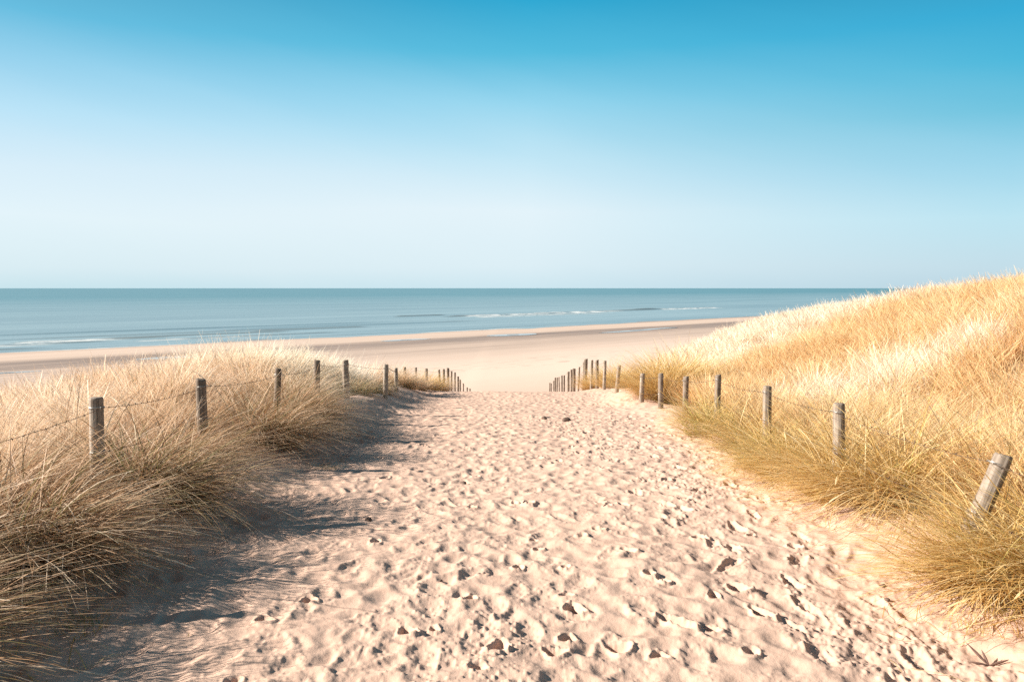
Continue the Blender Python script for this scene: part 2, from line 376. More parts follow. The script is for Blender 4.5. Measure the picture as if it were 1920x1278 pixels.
def make_water(name, deep, rough, bump, pool=False):
    m, nt = mat(name); L = nt.links
    out = N(nt, 'ShaderNodeOutputMaterial'); b = N(nt, 'ShaderNodeBsdfPrincipled')
    pos, s, t = coast(nt)
    if pool:
        b.inputs['Base Color'].default_value = (*deep, 1); b.inputs['Roughness'].default_value = rough
        b.inputs['IOR'].default_value = 1.33
        L.new(b.outputs[0], out.inputs[0]); return m
    v = combine(nt, math_n(nt, 'MULTIPLY', s, .05), math_n(nt, 'MULTIPLY', t, .006))
    n1 = noise_n(nt, v, 1.0, 5, .6)
    dist = N(nt, 'ShaderNodeMapRange'); L.new(s, dist.inputs[0]); dist.inputs[1].default_value = 140; dist.inputs[2].default_value = 900
    c = mixc(nt, dist.outputs[0], deep[0], deep[1])
    var = ramp(nt, [(.35, (.80, .84, .86)), (.65, (1.12, 1.10, 1.08))]); L.new(n1, var.inputs[0])
    c = mixc(nt, 1., c, var.outputs[0], 'MULTIPLY')
    fo = N(nt, 'ShaderNodeAttribute', attribute_name='foam')
    fn = ramp(nt, [(.42, 0.), (.56, 1.)]); L.new(noise_n(nt, combine(nt, math_n(nt, 'MULTIPLY', s, .9), math_n(nt, 'MULTIPLY', t, .16)), 1.0, 6, .7), fn.inputs[0])
    ff = math_n(nt, 'MULTIPLY', fo.outputs['Fac'], fn.outputs[0], True)
    tb = N(nt, 'ShaderNodeAttribute', attribute_name='turbid'); c = mixc(nt, math_n(nt, 'MULTIPLY', tb.outputs['Fac'], 1., True), c, (.16, .125, .085))
    c = mixc(nt, ff, c, (.80, .80, .78))
    L.new(c, b.inputs['Base Color'])
    b.inputs['IOR'].default_value = 1.33
    L.new(math_n(nt, 'ADD', math_n(nt, 'MULTIPLY', ff, .6), rough, True), b.inputs['Roughness'])
    w = combine(nt, math_n(nt, 'MULTIPLY', s, .35), math_n(nt, 'MULTIPLY', t, .07))
    h = math_n(nt, 'ADD', math_n(nt, 'MULTIPLY', noise_n(nt, w, 1.0, 6, .65), 1.), math_n(nt, 'MULTIPLY', noise_n(nt, pos, 1.3, 4, .6), .12))
    bp = N(nt, 'ShaderNodeBump'); bp.inputs['Strength'].default_value = bump; bp.inputs['Distance'].default_value = 1.0
    L.new(h, bp.inputs['Height']); L.new(bp.outputs[0], b.inputs['Normal']); L.new(b.outputs[0], out.inputs[0])
    return m
SEA = make_water('sea_water', ((.235, .315, .35), (.09, .205, .245)), .36, .13)
POOL = make_water('pool_water', (.20, .22, .22), .03, 0, True)

# ---------------------------------------------------------------- ground sheet
me = mesh_np('ground', np.stack([TX, TY, TZ], 1), grid_faces(len(rad), len(th), True)[:, ::-1], True, [SAND])
g = link('sandy_ground', me); tag(g, kind='structure')

# ---------------------------------------------------------------- sea
ss = np.concatenate([np.arange(139, 242, .38), 242 * np.exp(np.linspace(0, math.log(45000 / 242), 90))])
tp = np.concatenate([np.arange(0, 420, 1.6), 420 * np.exp(np.linspace(0, math.log(45000 / 420), 50))])
tt = np.concatenate([-tp[::-1][:-1], tp])
S, T = np.meshgrid(ss, tt, indexing='ij')
turb = np.zeros_like(S); hz = np.zeros_like(S); foam = np.zeros_like(S)
wr = np.random.default_rng(5)
def breaker(s0, t0, ln, amp, w, fo, seed):
    global hz, foam, turb
    line = s0 + 2.2 * (vnoise(T * .012, T * 0, seed) - .5) + .8 * (vnoise(T * .05, T * 0, seed + 1) - .5)
    env = sstep(t0 - ln, t0 - ln * .7, T) * sstep(t0 + ln, t0 + ln * .7, T)
    prof = np.exp(-((S - line) / w) ** 2)
    hz += env * amp * prof
    turb = np.maximum(turb, env * min(.42, amp * 1.3) * np.exp(-((S - line + w * .4) / (w * .8)) ** 2) * (1 - sstep(.45, .6, vnoise(T * .035, T * 0, seed + 2))))
    br = env * sstep(.42, .62, vnoise(T * .035, T * 0, seed + 2))
    foam = np.maximum(foam, .75 * fo * br * np.exp(-((S - line + w * 1.5) / (w * 1.3)) ** 2))
#        s    t    len amp  w   foam
for i, a in enumerate([(146.2, 30, 25, .10, .7, .7), (147.5, 110, 60, .12, .8, .9), (152, 10, 30, .22, 1.0, .9), (160, 30, 22, .26, .9, .9), (166, 48, 16, .32, 1.0, 1.4), (168.5, 70, 24, .28, 1.0, .4), (158, 75, 25, .22, .9, .8),
                       (174, 100, 18, .32, 1.1, 1.3), (184, 120, 45, .24, 1.3, 0), (178, 55, 50, .24, 1.2, 0), (196, 70, 80, .24, 1.4, 0), (216, 205, 34, .50, 1.5, 1.6), (221, 262, 52, .50, 1.6, 1.6), (229, 174, 13, .45, 1.5, 1.6),
                       (223, 322, 42, .45, 1.6, 1.3), (207, 215, 40, .3, 1.3, .9), (144.6, 60, 300, .05, .5, 1.0)]):
    breaker(*a, 70 + i * 5)
fade = sstep(139, 150, S)
hz += fade * sstep(300, 220, S) * .16 * (fbm(S * .22, T * .02, 4, 88) - .5)
edge_wob = .30 * (fbm(T * .03, S * 0, 4, 90) - .5)
V = np.stack([S * N2[0] + T * T2[0], S * N2[1] + T * T2[1], -10.0 + hz + edge_wob * (1 - sstep(143, 150, S))], -1).reshape(-1, 3)
me = mesh_np('sea', V, grid_faces(len(ss), len(tt))[:, ::-1], True, [SEA])
attr(me, 'foam', foam.ravel()); attr(me, 'turbid', turb.ravel())
sea = link('sea', me); tag(sea, kind='structure')

# tide pools on the wet sand
def pool(t0, s0, L_, W, seed, label):
    n = 72; a = np.linspace(0, 2 * math.pi, n, endpoint=False)
    k = .78 + .44 * fbm(np.cos(a) * 1.6 + seed, np.sin(a) * 1.6, 3, seed)
    s = s0 + np.sin(a) * W * k + .012 * 0 * a; t = t0 + np.cos(a) * L_ * k
    s = s + .08 * L_ * np.sin((t - t0) / L_ * 2.0 + seed)
    x = s * N2[0] + t * T2[0]; y = s * N2[1] + t * T2[1]
    qs = np.linspace(0, 1, 8)[:, None]; z = float(ground_macro(x.mean() + (x - x.mean())[None] * qs, y.mean() + (y - y.mean())[None] * qs).max()) + .02
    rings = [1, .6, .25]; VV = []
    cx, cy = x.mean(), y.mean()
    for q in rings: VV.append(np.stack([cx + (x - cx) * q, cy + (y - cy) * q, np.full(n, z)], 1))
    low = VV[0].copy(); low[:, 2] -= .25
    VV = [low] + VV; F = grid_faces(len(VV), n, True)
    me = mesh_np('tide_pool', np.concatenate(VV), F, False, [POOL])
    o = link('tide_pool', me); tag(o, label, 'tide pool', 'tide pools on the wet beach')
    return o
def st(X, Y): return (X * T2[0] + Y * T2[1], X * N2[0] + Y * N2[1])
def px(x, y, z): d = -z * 1500 / (y - 540.); return st((x - 960) / 1500 * d, d)
for (x, y, L_, W, sd, lb) in [(763, 636, 5.4, 1.5, 2, 'thin sky-reflecting tide pool left of the path axis, behind the left fence posts'),
                              (963, 626.5, 6.6, 2.6, 4, 'short bright tide pool on dark wet sand, straight above the end of the path'),
                              (1195, 618.5, 16, 1.2, 6, 'longest tide pool, a thin streak reaching behind the right grass dune'),
                              (8, 698, 3.6, .7, 8, 'tide pool at the far left edge, just above the dune grass'),
                              (312, 668, 4, 1.8, 9, 'tide pool just above the tall pale grass on the left dune')]:
    t0, s0 = px(x, y, -9.68 if y < 650 else -9.55)
    pool(t0, s0, L_, W, sd, lb)

# ---------------------------------------------------------------- grass blades
def blades(n, rad_, length, width, lean, spread, droop, seg, gen, green=.15, lvar=.25, ell=1.0, heads=.0, curl=.15):
    """ribbon blades rooted in a disc; returns verts, faces, tint, green, along and root xy"""
    a = gen.random(n) * 2 * math.pi; q = np.sqrt(gen.random(n)) * (0.35 + .65 * gen.random(n))
    rx = np.cos(a) * q * rad_; ry = np.sin(a) * q * rad_ * ell
    ln = length * (1 - lvar * gen.random(n) ** 1.5) * (1 + .12 * gen.standard_normal(n)).clip(.5, 1.35)
    nb_ = max(3, n // 60); bi = gen.integers(0, nb_, n); bx = gen.normal(0, curl * 1.5, (nb_, 2))
    ox = np.cos(a) * q * spread + lean[0] + bx[bi, 0] + gen.normal(0, curl, n); oy = np.sin(a) * q * spread + lean[1] + bx[bi, 1] + gen.normal(0, curl, n)
    d = np.stack([ox, oy, np.ones(n)], 1); d /= np.linalg.norm(d, axis=1)[:, None]
    hd = np.stack([ox, oy, np.zeros(n)], 1); hn = np.linalg.norm(hd, axis=1)[:, None]; hd = hd / np.maximum(hn, 1e-3)
    dr = droop * (0.5 + gen.random(n))[:, None]
    p = np.stack([rx, ry, np.full(n, -.03)], 1)
    pts = [p.copy()]
    for k in range(seg):
        u = (k + 1) / seg
        dd = d + hd * dr * u * (1.1) - np.array([0, 0, 1.]) * dr * (u ** 1.5) * .95
        dd /= np.linalg.norm(dd, axis=1)[:, None]
        p = p + dd * (ln / seg)[:, None]; pts.append(p.copy())
    pts = np.stack(pts, 1)                         # n, seg+1, 3
    wa = gen.random(n) * 2 * math.pi
    wv = np.stack([np.cos(wa), np.sin(wa), np.zeros(n)], 1)
    prof = np.array([.8] + [1.0 - .75 * ((k + 1) / seg) ** 1.6 for k in range(seg)])
    hdm = gen.random(n) < heads
    w = width * (.7 + .6 * gen.random(n))
    W = w[:, None] * prof[None, :]
    if heads > 0:
        W[hdm, -3] = w[hdm] * .9; W[hdm, -2] = w[hdm] * 1.7; W[hdm, -1] = w[hdm] * .5
    off = wv[:, None, :] * W[:, :, None] * .5
    V = np.stack([pts - off, pts + off], 2).reshape(-1, 3)
    nb = 2 * (seg + 1)
    b0 = (np.arange(n) * nb)[:, None]; k = np.arange(seg)[None, :] * 2
    F = np.stack([b0 + k, b0 + k + 1, b0 + k + 3, b0 + k + 2], -1).reshape(-1, 4)
    tint = gen.random(n) ** .9; tint[hdm] = 1.0
    gr = np.where(gen.random(n) < green, .55 + .45 * gen.random(n), 0.0); gr[hdm] = 0
    al = np.tile(np.repeat(np.linspace(0, 1, seg + 1), 2), n)
    return V, F, np.repeat(tint, nb), np.repeat(gr, nb), al, rx, ry, nb
def blade_mesh(name, data, material):
    V, F, ti, gr, al = data[:5]
    me = mesh_np(name, V, F, False, [material])
    attr(me, 'tint', ti); attr(me, 'green', gr); attr(me, 'along', al)
    return me

def scatter(objname, P, rot, scl, sources, label, cat, group=None):
    """stuff: point mesh + geometry nodes instancing tuft meshes"""
    me = bpy.data.meshes.new(objname); me.vertices.add(len(P)); me.vertices.foreach_set('co', np.asarray(P, np.float32).ravel())
    attr(me, 'rot', rot, 'FLOAT_VECTOR'); attr(me, 'scl', scl, 'FLOAT_VECTOR')
    attr(me, 'idx', np.random.default_rng(len(P)).integers(0, len(sources), len(P)), 'INT')
    o = link(objname, me); tag(o, label, cat, group, 'stuff')
    ng = bpy.data.node_groups.new(objname + '_nodes', 'GeometryNodeTree')
    ng.interface.new_socket('Geometry', in_out='INPUT', socket_type='NodeSocketGeometry')
    ng.interface.new_socket('Geometry', in_out='OUTPUT', socket_type='NodeSocketGeometry')
    gi = ng.nodes.new('NodeGroupInput'); go = ng.nodes.new('NodeGroupOutput')
    g2i = ng.nodes.new('GeometryNodeGeometryToInstance')
    for sme in sources:
        so = bpy.data.objects.new(sme.name, sme)
        oi = ng.nodes.new('GeometryNodeObjectInfo'); oi.inputs['Object'].default_value = so
        ng.links.new(oi.outputs['Geometry'], g2i.inputs[0])
    iop = ng.nodes.new('GeometryNodeInstanceOnPoints')
    def na(n, t):
        a = ng.nodes.new('GeometryNodeInputNamedAttribute'); a.data_type = t; a.inputs['Name'].default_value = n
        return [x for x in a.outputs if x.enabled and x.name == 'Attribute'][0]
    e2r = ng.nodes.new('FunctionNodeEulerToRotation')
    ng.links.new(gi.outputs[0], iop.inputs['Points']); ng.links.new(g2i.outputs[0], iop.inputs['Instance'])
    iop.inputs['Pick Instance'].default_value = True
    ng.links.new(na('idx', 'INT'), iop.inputs['Instance Index'])
    ng.links.new(na('rot', 'FLOAT_VECTOR'), e2r.inputs[0]); ng.links.new(e2r.outputs[0], iop.inputs['Rotation'])
    ng.links.new(na('scl', 'FLOAT_VECTOR'), iop.inputs['Scale'])
    ng.links.new(iop.outputs[0], go.inputs[0])
    md = o.modifiers.new('grass', 'NODES'); md.node_group = ng
    return o

gen = np.random.default_rng(21)
EL = (np.array([1.0, 3.2, 5, 7, 9, 11, 13, 17, 20, 24, 30]), np.array([-2.55, -2.8, -3.35, -3.5, -3.3, -3.3, -3.7, -3.4, -3.1, -3.0, -3.0]))
ER = (np.array([2.5, 4, 6, 8, 10, 12, 14, 17, 21, 25, 30, 38, 46, 56]), np.array([3.05, 3.0, 3.0, 2.95, 2.95, 3.05, 3.2, 3.4, 3.7, 4.0, 4.6, 5.8, 8.0, 12]))
def sample(x0, x1, y0, y1, dens, keep):
    n = int((x1 - x0) * (y1 - y0) * dens); X = gen.uniform(x0, x1, n); Y = gen.uniform(y0, y1, n)
    k = keep(X, Y) > gen.random(n); return X[k], Y[k]
def left_keep(X, Y):
    s = X * N2[0] + Y * N2[1]
    e = np.interp(Y, *EL) + .35 * (vnoise(X * 0, Y * .9, 3) - .5)
    d = sstep(0, -.25, X - e) * sstep(22.5, 20, s + 3 * (fbm(X * .4, Y * .4, 3, 4) - .5)) * (np.abs(X) / np.maximum(Y, .1) < .72 + 2.2 / np.maximum(Y, .5))
    hollow = np.exp(-(((X + 3.0) / .55) ** 2 + ((Y - 7.6) / .8) ** 2))
    return d * (1 - .9 * hollow)
def right_keep(X, Y):
    s = X * N2[0] + Y * N2[1]
    e = np.interp(Y, *ER) + .35 * (vnoise(X * 0, Y * .9, 13) - .5)
    return sstep(0, .25, X - e) * sstep(32, 27, s) * (np.abs(X) / np.maximum(Y, .1) < .72 + 2.2 / np.maximum(Y, .5))
def field(name, X, Y, srcs, lean_yaw, label, hs=(.85, 1.15), group=None):
    n = len(X); Z = ground_macro(X, Y) - .02
    rot = np.stack([gen.normal(0, .07, n), gen.normal(0, .07, n), lean_yaw + gen.normal(0, .55, n)], 1)
    hh = gen.uniform(*hs, n) * (.80 + .45 * fbm(X * .35, Y * .35, 3, 15))
    sc = np.stack([gen.uniform(.85, 1.2, n)] * 2 + [hh], 1)
    scatter(name, np.stack([X, Y, Z], 1), rot, sc, srcs, label, 'dune grass', group)
def variants(name, k, material, **kw):
    return [blade_mesh(name, blades(gen=gen, **kw), material) for _ in range(k)]
near_l = variants('tuft', 7, STRAW, n=95, rad_=.17, length=.80, width=.0068, lean=(.30, .02), spread=.50, droop=.55, seg=7, green=.06, heads=.02, curl=.24)
mid_l = variants('tuft', 6, STRAW, n=100, rad_=.20, curl=.22, length=.74, width=.0095, lean=(.24, .02), spread=.36, droop=.38, seg=4, green=.05, heads=.05)
near_r = variants('tuft', 7, GOLD, n=95, rad_=.17, length=.80, width=.0068, lean=(.05, .05), spread=.50, droop=.50, seg=7, green=.10, heads=.02, curl=.24)
mid_r = variants('tuft', 6, GOLD, n=100, rad_=.20, curl=.22, length=.74, width=.0095, lean=(.12, .05), spread=.36, droop=.36, seg=4, green=.07, heads=.05)
pale_m = variants('tuft', 5, PALE, n=150, rad_=.30, length=.66, width=.0062, lean=(.2, .04), spread=.36, droop=.36, seg=4, green=.0, heads=.12)
pale_f = variants('tuft', 5, PALE, n=100, rad_=.34, length=.58, width=.016, lean=(.18, .05), spread=.40, droop=.34, seg=3, green=.0, heads=.1)
far_r = variants('tuft', 6, STRAW, n=90, rad_=.34, length=.68, width=.017, lean=(.18, .05), spread=.40, droop=.34, seg=3, green=.02, heads=.06)

def paleness(X, Y):
    s_ = X * N2[0] + Y * N2[1]
    n_ = .55 * (fbm(X * .22, Y * .22, 3, 71) - .5) * 2
    left = (X < 0) * np.exp(-(((X + 5.2) / 2.6) ** 2 + ((Y - 17) / 3.4) ** 2)) * 1.1
    crest = (X > 0) * 1.15 * sstep(9.5, 13.5, s_ + 3 * n_) * sstep(27, 14, X)
    band = (X > 0) * .9 * np.exp(-(((Y - 12.2 - .25 * (X - 5)) / 1.5) ** 2)) * sstep(3.4, 4.2, X) * sstep(10, 7.5, X)
    return sstep(.35, .65, left + crest + band + n_ * .5)
def split_field(X, Y, a, b, yaw, la, lb_, hs=(.85, 1.15)):
    k = paleness(X, Y) > gen.random(len(X))
    field('dune_grass', X[~k], Y[~k], a, yaw, la, hs)
    field('dune_grass', X[k], Y[k], b, yaw, lb_, hs)
X, Y = sample(-14, -2.2, 1.0, 9.5, 10, left_keep); field('dune_grass', X, Y, near_l, 0.0, 'straw coloured marram grass on the left dune nearest the first fence posts')
X, Y = sample(-22, -2.2, 9.5, 22, 7.0, left_keep); split_field(X, Y, mid_l, pale_m, 0.0, 'straw marram grass on the left dune behind the second fence post', 'whitish marram grass on top of the left dune mound against the sea', (.85, 1.2))
X, Y = sample(2.3, 14, 2.3, 10, 10, right_keep); field('dune_grass', X, Y, near_r, 0.3, 'golden marram grass in the right foreground around the leaning fence post')
X, Y = sample(2.6, 24, 10, 22, 6.5, right_keep); split_field(X, Y, mid_r, pale_m, 0.1, 'golden marram grass halfway up the right dune', 'whitish band of marram grass behind the right fence posts')
X, Y = sample(2.6, 62, 22, 75, 3.8, right_keep); split_field(X, Y, far_r, pale_f, 0.0, 'tawny marram grass on the upper slope of the right dune', 'near white marram grass along the seaward crest of the right dune')

# ---------------------------------------------------------------- tussocks standing at the path edge
def tussock(x, y, r, n, length, lean, label, group, material, green, spread=.9, droop=.8, width=.0042, seg=6, heads=.01, ell=1.0, seed=0, cat='grass tussock', ln_v=.3):
    gn = np.random.default_rng(100 + seed)
    V, F, ti, gr, al, rx, ry, nb = blades(n, r, length, width, lean, spread, droop, seg, gn, green, ln_v, ell, heads, .40)
    z0 = float(ground_macro(x, y))
    dz = ground_macro(x + rx, y + ry) - z0 - .01
    V = V.reshape(n, nb, 3); V[:, :, 2] += dz[:, None]
    # keep drooping tips just above the sand
    gz = ground_macro(x + V[:, :, 0].ravel(), y + V[:, :, 1].ravel()).reshape(n, nb) - z0
    low = gz + .012 + .03 * gn.random(n)[:, None]
    a2 = al.reshape(n, nb); V[:, :, 2] = np.where((a2 > .15), np.maximum(V[:, :, 2], low), V[:, :, 2])
    V = V.reshape(-1, 3)
    me = blade_mesh('grass_tussock', (V, F, ti, gr, al), material)
    o = link('grass_tussock', me, None, (x, y, z0)); tag(o, label, cat, group)
    return o
GL = 'tussocks leaning over the left edge of the path'; GR = 'tussocks leaning over the right edge of the path'
LT = [
 (-2.75, 3.05, 0.37, 2160, 0.92, (0.22, -0.05), 'lowest dark tussock, cut off by the left picture edge at the bottom corner', .30),
 (-3.28, 7.75, 0.34, 1512, 0.97, (0.26, -0.05), 'pale tussock on the far side of the second left fence post', .10),
 (-3.23, 9.75, 0.34, 1512, 0.95, (0.26, -0.05), 'straw tussock hiding the foot of the dark thin leaning left post', .16),
 (-3.27, 11.2, 0.34, 1411, 0.92, (0.25, 0), 'tall straw tussock just before the fourth left fence post', .20),
 (-3.47, 13, 0.33, 1209, 0.83, (0.21, 0), 'straw tussock left of the thick pale grey post', .30),
 (-3.23, 3.7, 0.45, 2229, 0.95, (0.20, -0.3), 'dark brown tussock in the bottom left corner with green blades at its foot', .44),
 (-2.83, 4.5, 0.41, 2229, 0.95, (0.27, -0.25), 'big shaded tussock drooping over the path, below the first visible left fence post', .24),
 (-3.43, 5.1, 0.37, 1592, 0.91, (0.26, -0.1), 'sunlit brown tussock round the foot of the first visible left fence post', .12),
 (-2.83, 6.1, 0.41, 2229, 1.13, (0.31, -0.12), 'bushy tussock with dark green heart between the first and second left fence posts', .36),
 (-3.58, 6.7, 0.37, 1380, 1.07, (0.20, 0), 'pale tussock leaning right, just before the second left fence post', .06),
 (-2.83, 8.9, 0.39, 1804, 1.01, (0.31, -0.12), 'sunlit tussock spilling onto the path below the third left fence post', .24),
 (-2.87, 10.6, 0.39, 1699, 1.04, (0.31, -0.05), 'brown tussock in front of the fourth left fence post', .28),
 (-3.32, 12, 0.34, 1272, 0.96, (0.23, 0), 'tussock between the fourth and fifth left fence posts', .44),
 (-3.1, 15, 0.38, 1370, 0.59, (0.16, 0), 'low green tinged tussock between the fifth and sixth left fence posts', .60),
 (-3, 17.2, 0.36, 1142, 0.59, (0.16, 0), 'small tussock behind the sixth left fence post', .40),
 (-2.95, 20.2, 0.42, 1682, 0.81, (0.19, 0), 'rounded tussock just beyond the seventh left fence post', .24),
 (-2.75, 22.2, 0.40, 1484, 0.77, (0.22, 0), 'arching tussock where the left fence starts down the slope', .16),
 (-2.75, 25.5, 0.45, 1385, 0.90, (0.16, 0), 'orange brown tussock, tallest of those far down the left fence', .00),
 (-2.75, 29.5, 0.45, 1186, 0.87, (0.19, 0), 'last tussock of the left fence before the posts drop to the beach', .00),
]
for i, (x, y, r_, n, ln, lean, lb, gr_) in enumerate(LT):
    far = y > 14
    tussock(x, y, r_, n, ln, lean, lb, GL, TUSK_L if y < 12 else (STRAW if i != 17 else TUSK_R), gr_, seed=i, width=0.0082 if y < 9 else (.0085 if y < 14 else .009), seg=8 if not far else 5,
            spread=.75, droop=1.0 if not far else .6)
RT = [
 (2.66, 4.38, 0.30, 1300, 0.73, (-0.15, -0.12), 'small tussock burying the foot of the leaning right fence post', .07),
 (2.72, 6.35, 0.34, 1300, 0.79, (-0.22, -0.1), 'low golden tussock on the path side of the square topped second right fence post', .06),
 (2.62, 7.35, 0.30, 900, 0.73, (-0.25, -0.1), 'loose straw tussock between the second and third right fence posts', .09),
 (2.91, 4.15, 0.42, 1433, 0.96, (-0.22, -0.25), 'nearest right tussock arching far out over the sand at the picture edge', .10),
 (3.31, 3.55, 0.45, 1195, 0.91, (-0.09, -0.3), 'tussock in the right picture edge behind the arching one', .07),
 (3.31, 5, 0.40, 1035, 0.85, (-0.08, -0.15), 'tussock hiding the foot of the leaning right fence post', .05),
 (2.97, 6, 0.38, 1114, 1.14, (-0.27, -0.2), 'tussock combed flat towards the path, just past the leaning fence post', .05),
 (2.92, 7, 0.36, 955, 1.11, (-0.17, -0.15), 'golden tussock in front of the square topped second right fence post', .06),
 (2.67, 8.1, 0.34, 1035, 0.80, (-0.17, -0.1), 'green hearted tussock with a bare reddish foot at the path edge', .46),
 (2.77, 9.2, 0.38, 875, 0.80, (-0.14, -0.08), 'tussock below the third right fence post', .13),
 (2.67, 10.4, 0.40, 955, 0.78, (-0.17, -0.08), 'greenest right tussock, below the fourth right fence post', .53),
 (2.87, 11.8, 0.36, 716, 0.76, (-0.12, 0), 'tussock beside the fifth right fence post with yellow green blades', .17),
 (3.25, 16.9, 0.52, 2784, 1.30, (-0.10, -0.05), 'big round orange tussock behind the sixth and seventh right fence posts', .02),
 (3.75, 17.6, 0.50, 2355, 1.30, (-0.02, 0), 'orange tussock joined to the right side of the big round one', .02),
 (2.95, 22.6, 0.40, 1071, 0.97, (0.02, 0), 'small tussock right behind the ninth right fence post', .06),
 (3.1, 24.2, 0.40, 999, 0.97, (0.05, 0), 'brownish tussock between the eighth and ninth right fence posts', .03),
 (2.75, 26.6, 0.36, 856, 0.91, (0.00, 0), 'farthest orange tussock wrapped round the right fence posts', .00),
]
for i, (x, y, r_, n, ln, lean, lb, gr_) in enumerate(RT):
    tussock(x, y, r_, n, ln, lean, lb, GR, TUSK_R, gr_, seed=40 + i, width=0.0076 if y < 9 else (.0085 if y < 14 else .009), seg=8 if y < 14 else 5,
            spread=.85, droop=.80 if y < 14 else .5)
# thin sprigs in the sand of the right corner
for i, (x, y, n, ln, lb) in enumerate([(2.28, 3.85, 46, .16, 'thin dry sprig standing alone in the sand below the nearest right tussock'),
                                       (2.44, 3.50, 60, .15, 'small green sprig in the sand near the bottom right corner'),
                                       (2.52, 3.95, 70, .17, 'wiry sprig in the sand against the foot of the nearest right tussock')]):
    tussock(x, y, .09, n, ln, (0, 0), lb, 'sprigs in the sand', TUSK_R, .45, seed=80 + i, spread=1.2, droop=.5, width=.0028, seg=4, cat='grass sprig').name = 'grass_sprig'
for i, (x, y, n, ln, lb) in enumerate([(-2.05, 3.75, 80, .28, 'low green sprig in the shade in front of the bottom left tussock'),
                                       (-1.95, 8.15, 90, .25, 'short green sprig on the sand at the foot of the third post tussock')]):
    tussock(x, y, .14, n, ln, (.2, -.1), lb, 'sprigs in the sand', TUSK_L, .6, seed=90 + i, spread=1.1, droop=.6, width=.003, seg=4, cat='grass sprig').name = 'grass_sprig'
# flat scattered straw on the sand
def straw_litter():
    n = 1700; g_ = np.random.default_rng(77)
    side = g_.random(n) < .60
    Y = 2.8 + 12 * g_.random(n) ** 1.5
    X = np.where(side, np.interp(Y, *ER) - .05 - np.abs(g_.normal(0, .35, n)), np.interp(Y, *EL) + .4 + np.abs(g_.normal(0, .35, n)))
    a = g_.random(n) * math.pi; L_ = g_.uniform(.05, .28, n)
    dx = np.cos(a) * L_ / 2; dy = np.sin(a) * L_ / 2; wx = -np.sin(a) * .0019; wy = np.cos(a) * .0019
    pts = []
    for q in (-1, 0, 1):
        x = X + dx * q; y = Y + dy * q; z = ground_z(x, y) + .006 + (.012 * (1 - abs(q)))
        pts.append(np.stack([x - wx, y - wy, z], 1)); pts.append(np.stack([x + wx, y + wy, z], 1))
    V = np.stack(pts, 1).reshape(-1, 3); b0 = (np.arange(n) * 6)[:, None]; k = np.array([0, 2])[None]
    F = np.stack([b0 + k, b0 + k + 1, b0 + k + 3, b0 + k + 2], -1).reshape(-1, 4)
    me = blade_mesh('straw_litter', (V, F, np.repeat(g_.random(n), 6), np.zeros(6 * n), np.full(6 * n, .5)), TUSK_R)
    o = link('straw_litter', me); tag(o, 'loose dry straw blades strewn on the sand along both grass edges', 'straw litter', None, 'stuff')
straw_litter()

# ---------------------------------------------------------------- fences
def post_mesh(h, rad_, seg, rings, gn, cap_tilt=.0, knots=0):
    """irregular round stake with a worn chamfered top and drying cracks"""
    a = np.linspace(0, 2 * math.pi, seg, endpoint=False)
    zs = np.concatenate([np.linspace(-.45, h - .02, rings), [h - .006, h, h, h]])
    rs = np.concatenate([np.ones(rings), [.97, .88, .5, .04]])
    o1, o2, o3 = gn.random(3) * 50
    cx = .012 * (vnoise(zs * 1.7, zs * 0 + o1) - .5) * 2; cy = .012 * (vnoise(zs * 1.7, zs * 0 + o2) - .5) * 2
    crack = gn.random(3) * 2 * math.pi
    V = []
    for i, (z, q) in enumerate(zip(zs, rs)):
        n_ = fbm(np.cos(a) * 1.5 + o3, np.sin(a) * 1.5 + z * 2.2, 3, 1)
        rr_ = rad_ * q * (1 + .16 * (n_ - .5)) * (1.05 - .06 * max(z, 0) / h)
        for c in crack:
            d = (a - c + math.pi) % (2 * math.pi) - math.pi
            rr_ = rr_ - rad_ * .10 * np.exp(-(d / .10) ** 2) * (z > h * .25) * q
        zz = np.full(seg, z) + (cap_tilt * np.cos(a) * rad_ * q + .004 * (vnoise(np.cos(a) * 5 + o1, np.sin(a) * 5) - .5) if i >= rings else 0)
        V.append(np.stack([np.cos(a) * rr_ + cx[i], np.sin(a) * rr_ + cy[i], zz], 1))
    F = grid_faces(len(zs), seg, True)
    return mesh_np('post', np.concatenate(V), F, True, [WOOD])
def tube(pts, rad_, seg=5):
    pts = np.asarray(pts, float); d = np.gradient(pts, axis=0); d /= np.linalg.norm(d, axis=1)[:, None] + 1e-9
    up = np.where(np.abs(d[:, 2:3]) > .9, np.array([[1., 0, 0]]), np.array([[0, 0, 1.]]))
    u = np.cross(d, up); u /= np.linalg.norm(u, axis=1)[:, None] + 1e-9; v = np.cross(d, u)
    a = np.linspace(0, 2 * math.pi, seg, endpoint=False)
    rr_ = np.asarray(rad_, float) * np.ones(len(pts))
    V = pts[:, None, :] + (u[:, None, :] * np.cos(a)[None, :, None] + v[:, None, :] * np.sin(a)[None, :, None]) * rr_[:, None, None]
    return V.reshape(-1, 3), grid_faces(len(pts), seg, True)
def join(parts):
    V = []; F = []; o = 0
    for v, f in parts: V.append(v); F.append(f + o); o += len(v)
    return np.concatenate(V), np.concatenate(F)
def tie_mesh(rad_, gn):
    parts = []
    for k in range(2):
        a = np.linspace(0, 2 * math.pi * 1.02, 26); tl = gn.uniform(-.25, .25)
        parts.append(tube(np.stack([np.cos(a) * rad_ * 1.07, np.sin(a) * rad_ * 1.07, tl * np.cos(a + k) * rad_ + .006 * k], 1), .0022, 5))
    parts.append(tube([(rad_ * 1.0, 0, 0), (rad_ * 1.25, .01, .012), (rad_ * 1.45, 0, -.004)], .0020, 5))
    return mesh_np('wire_tie', *join(parts), True, [TIE])
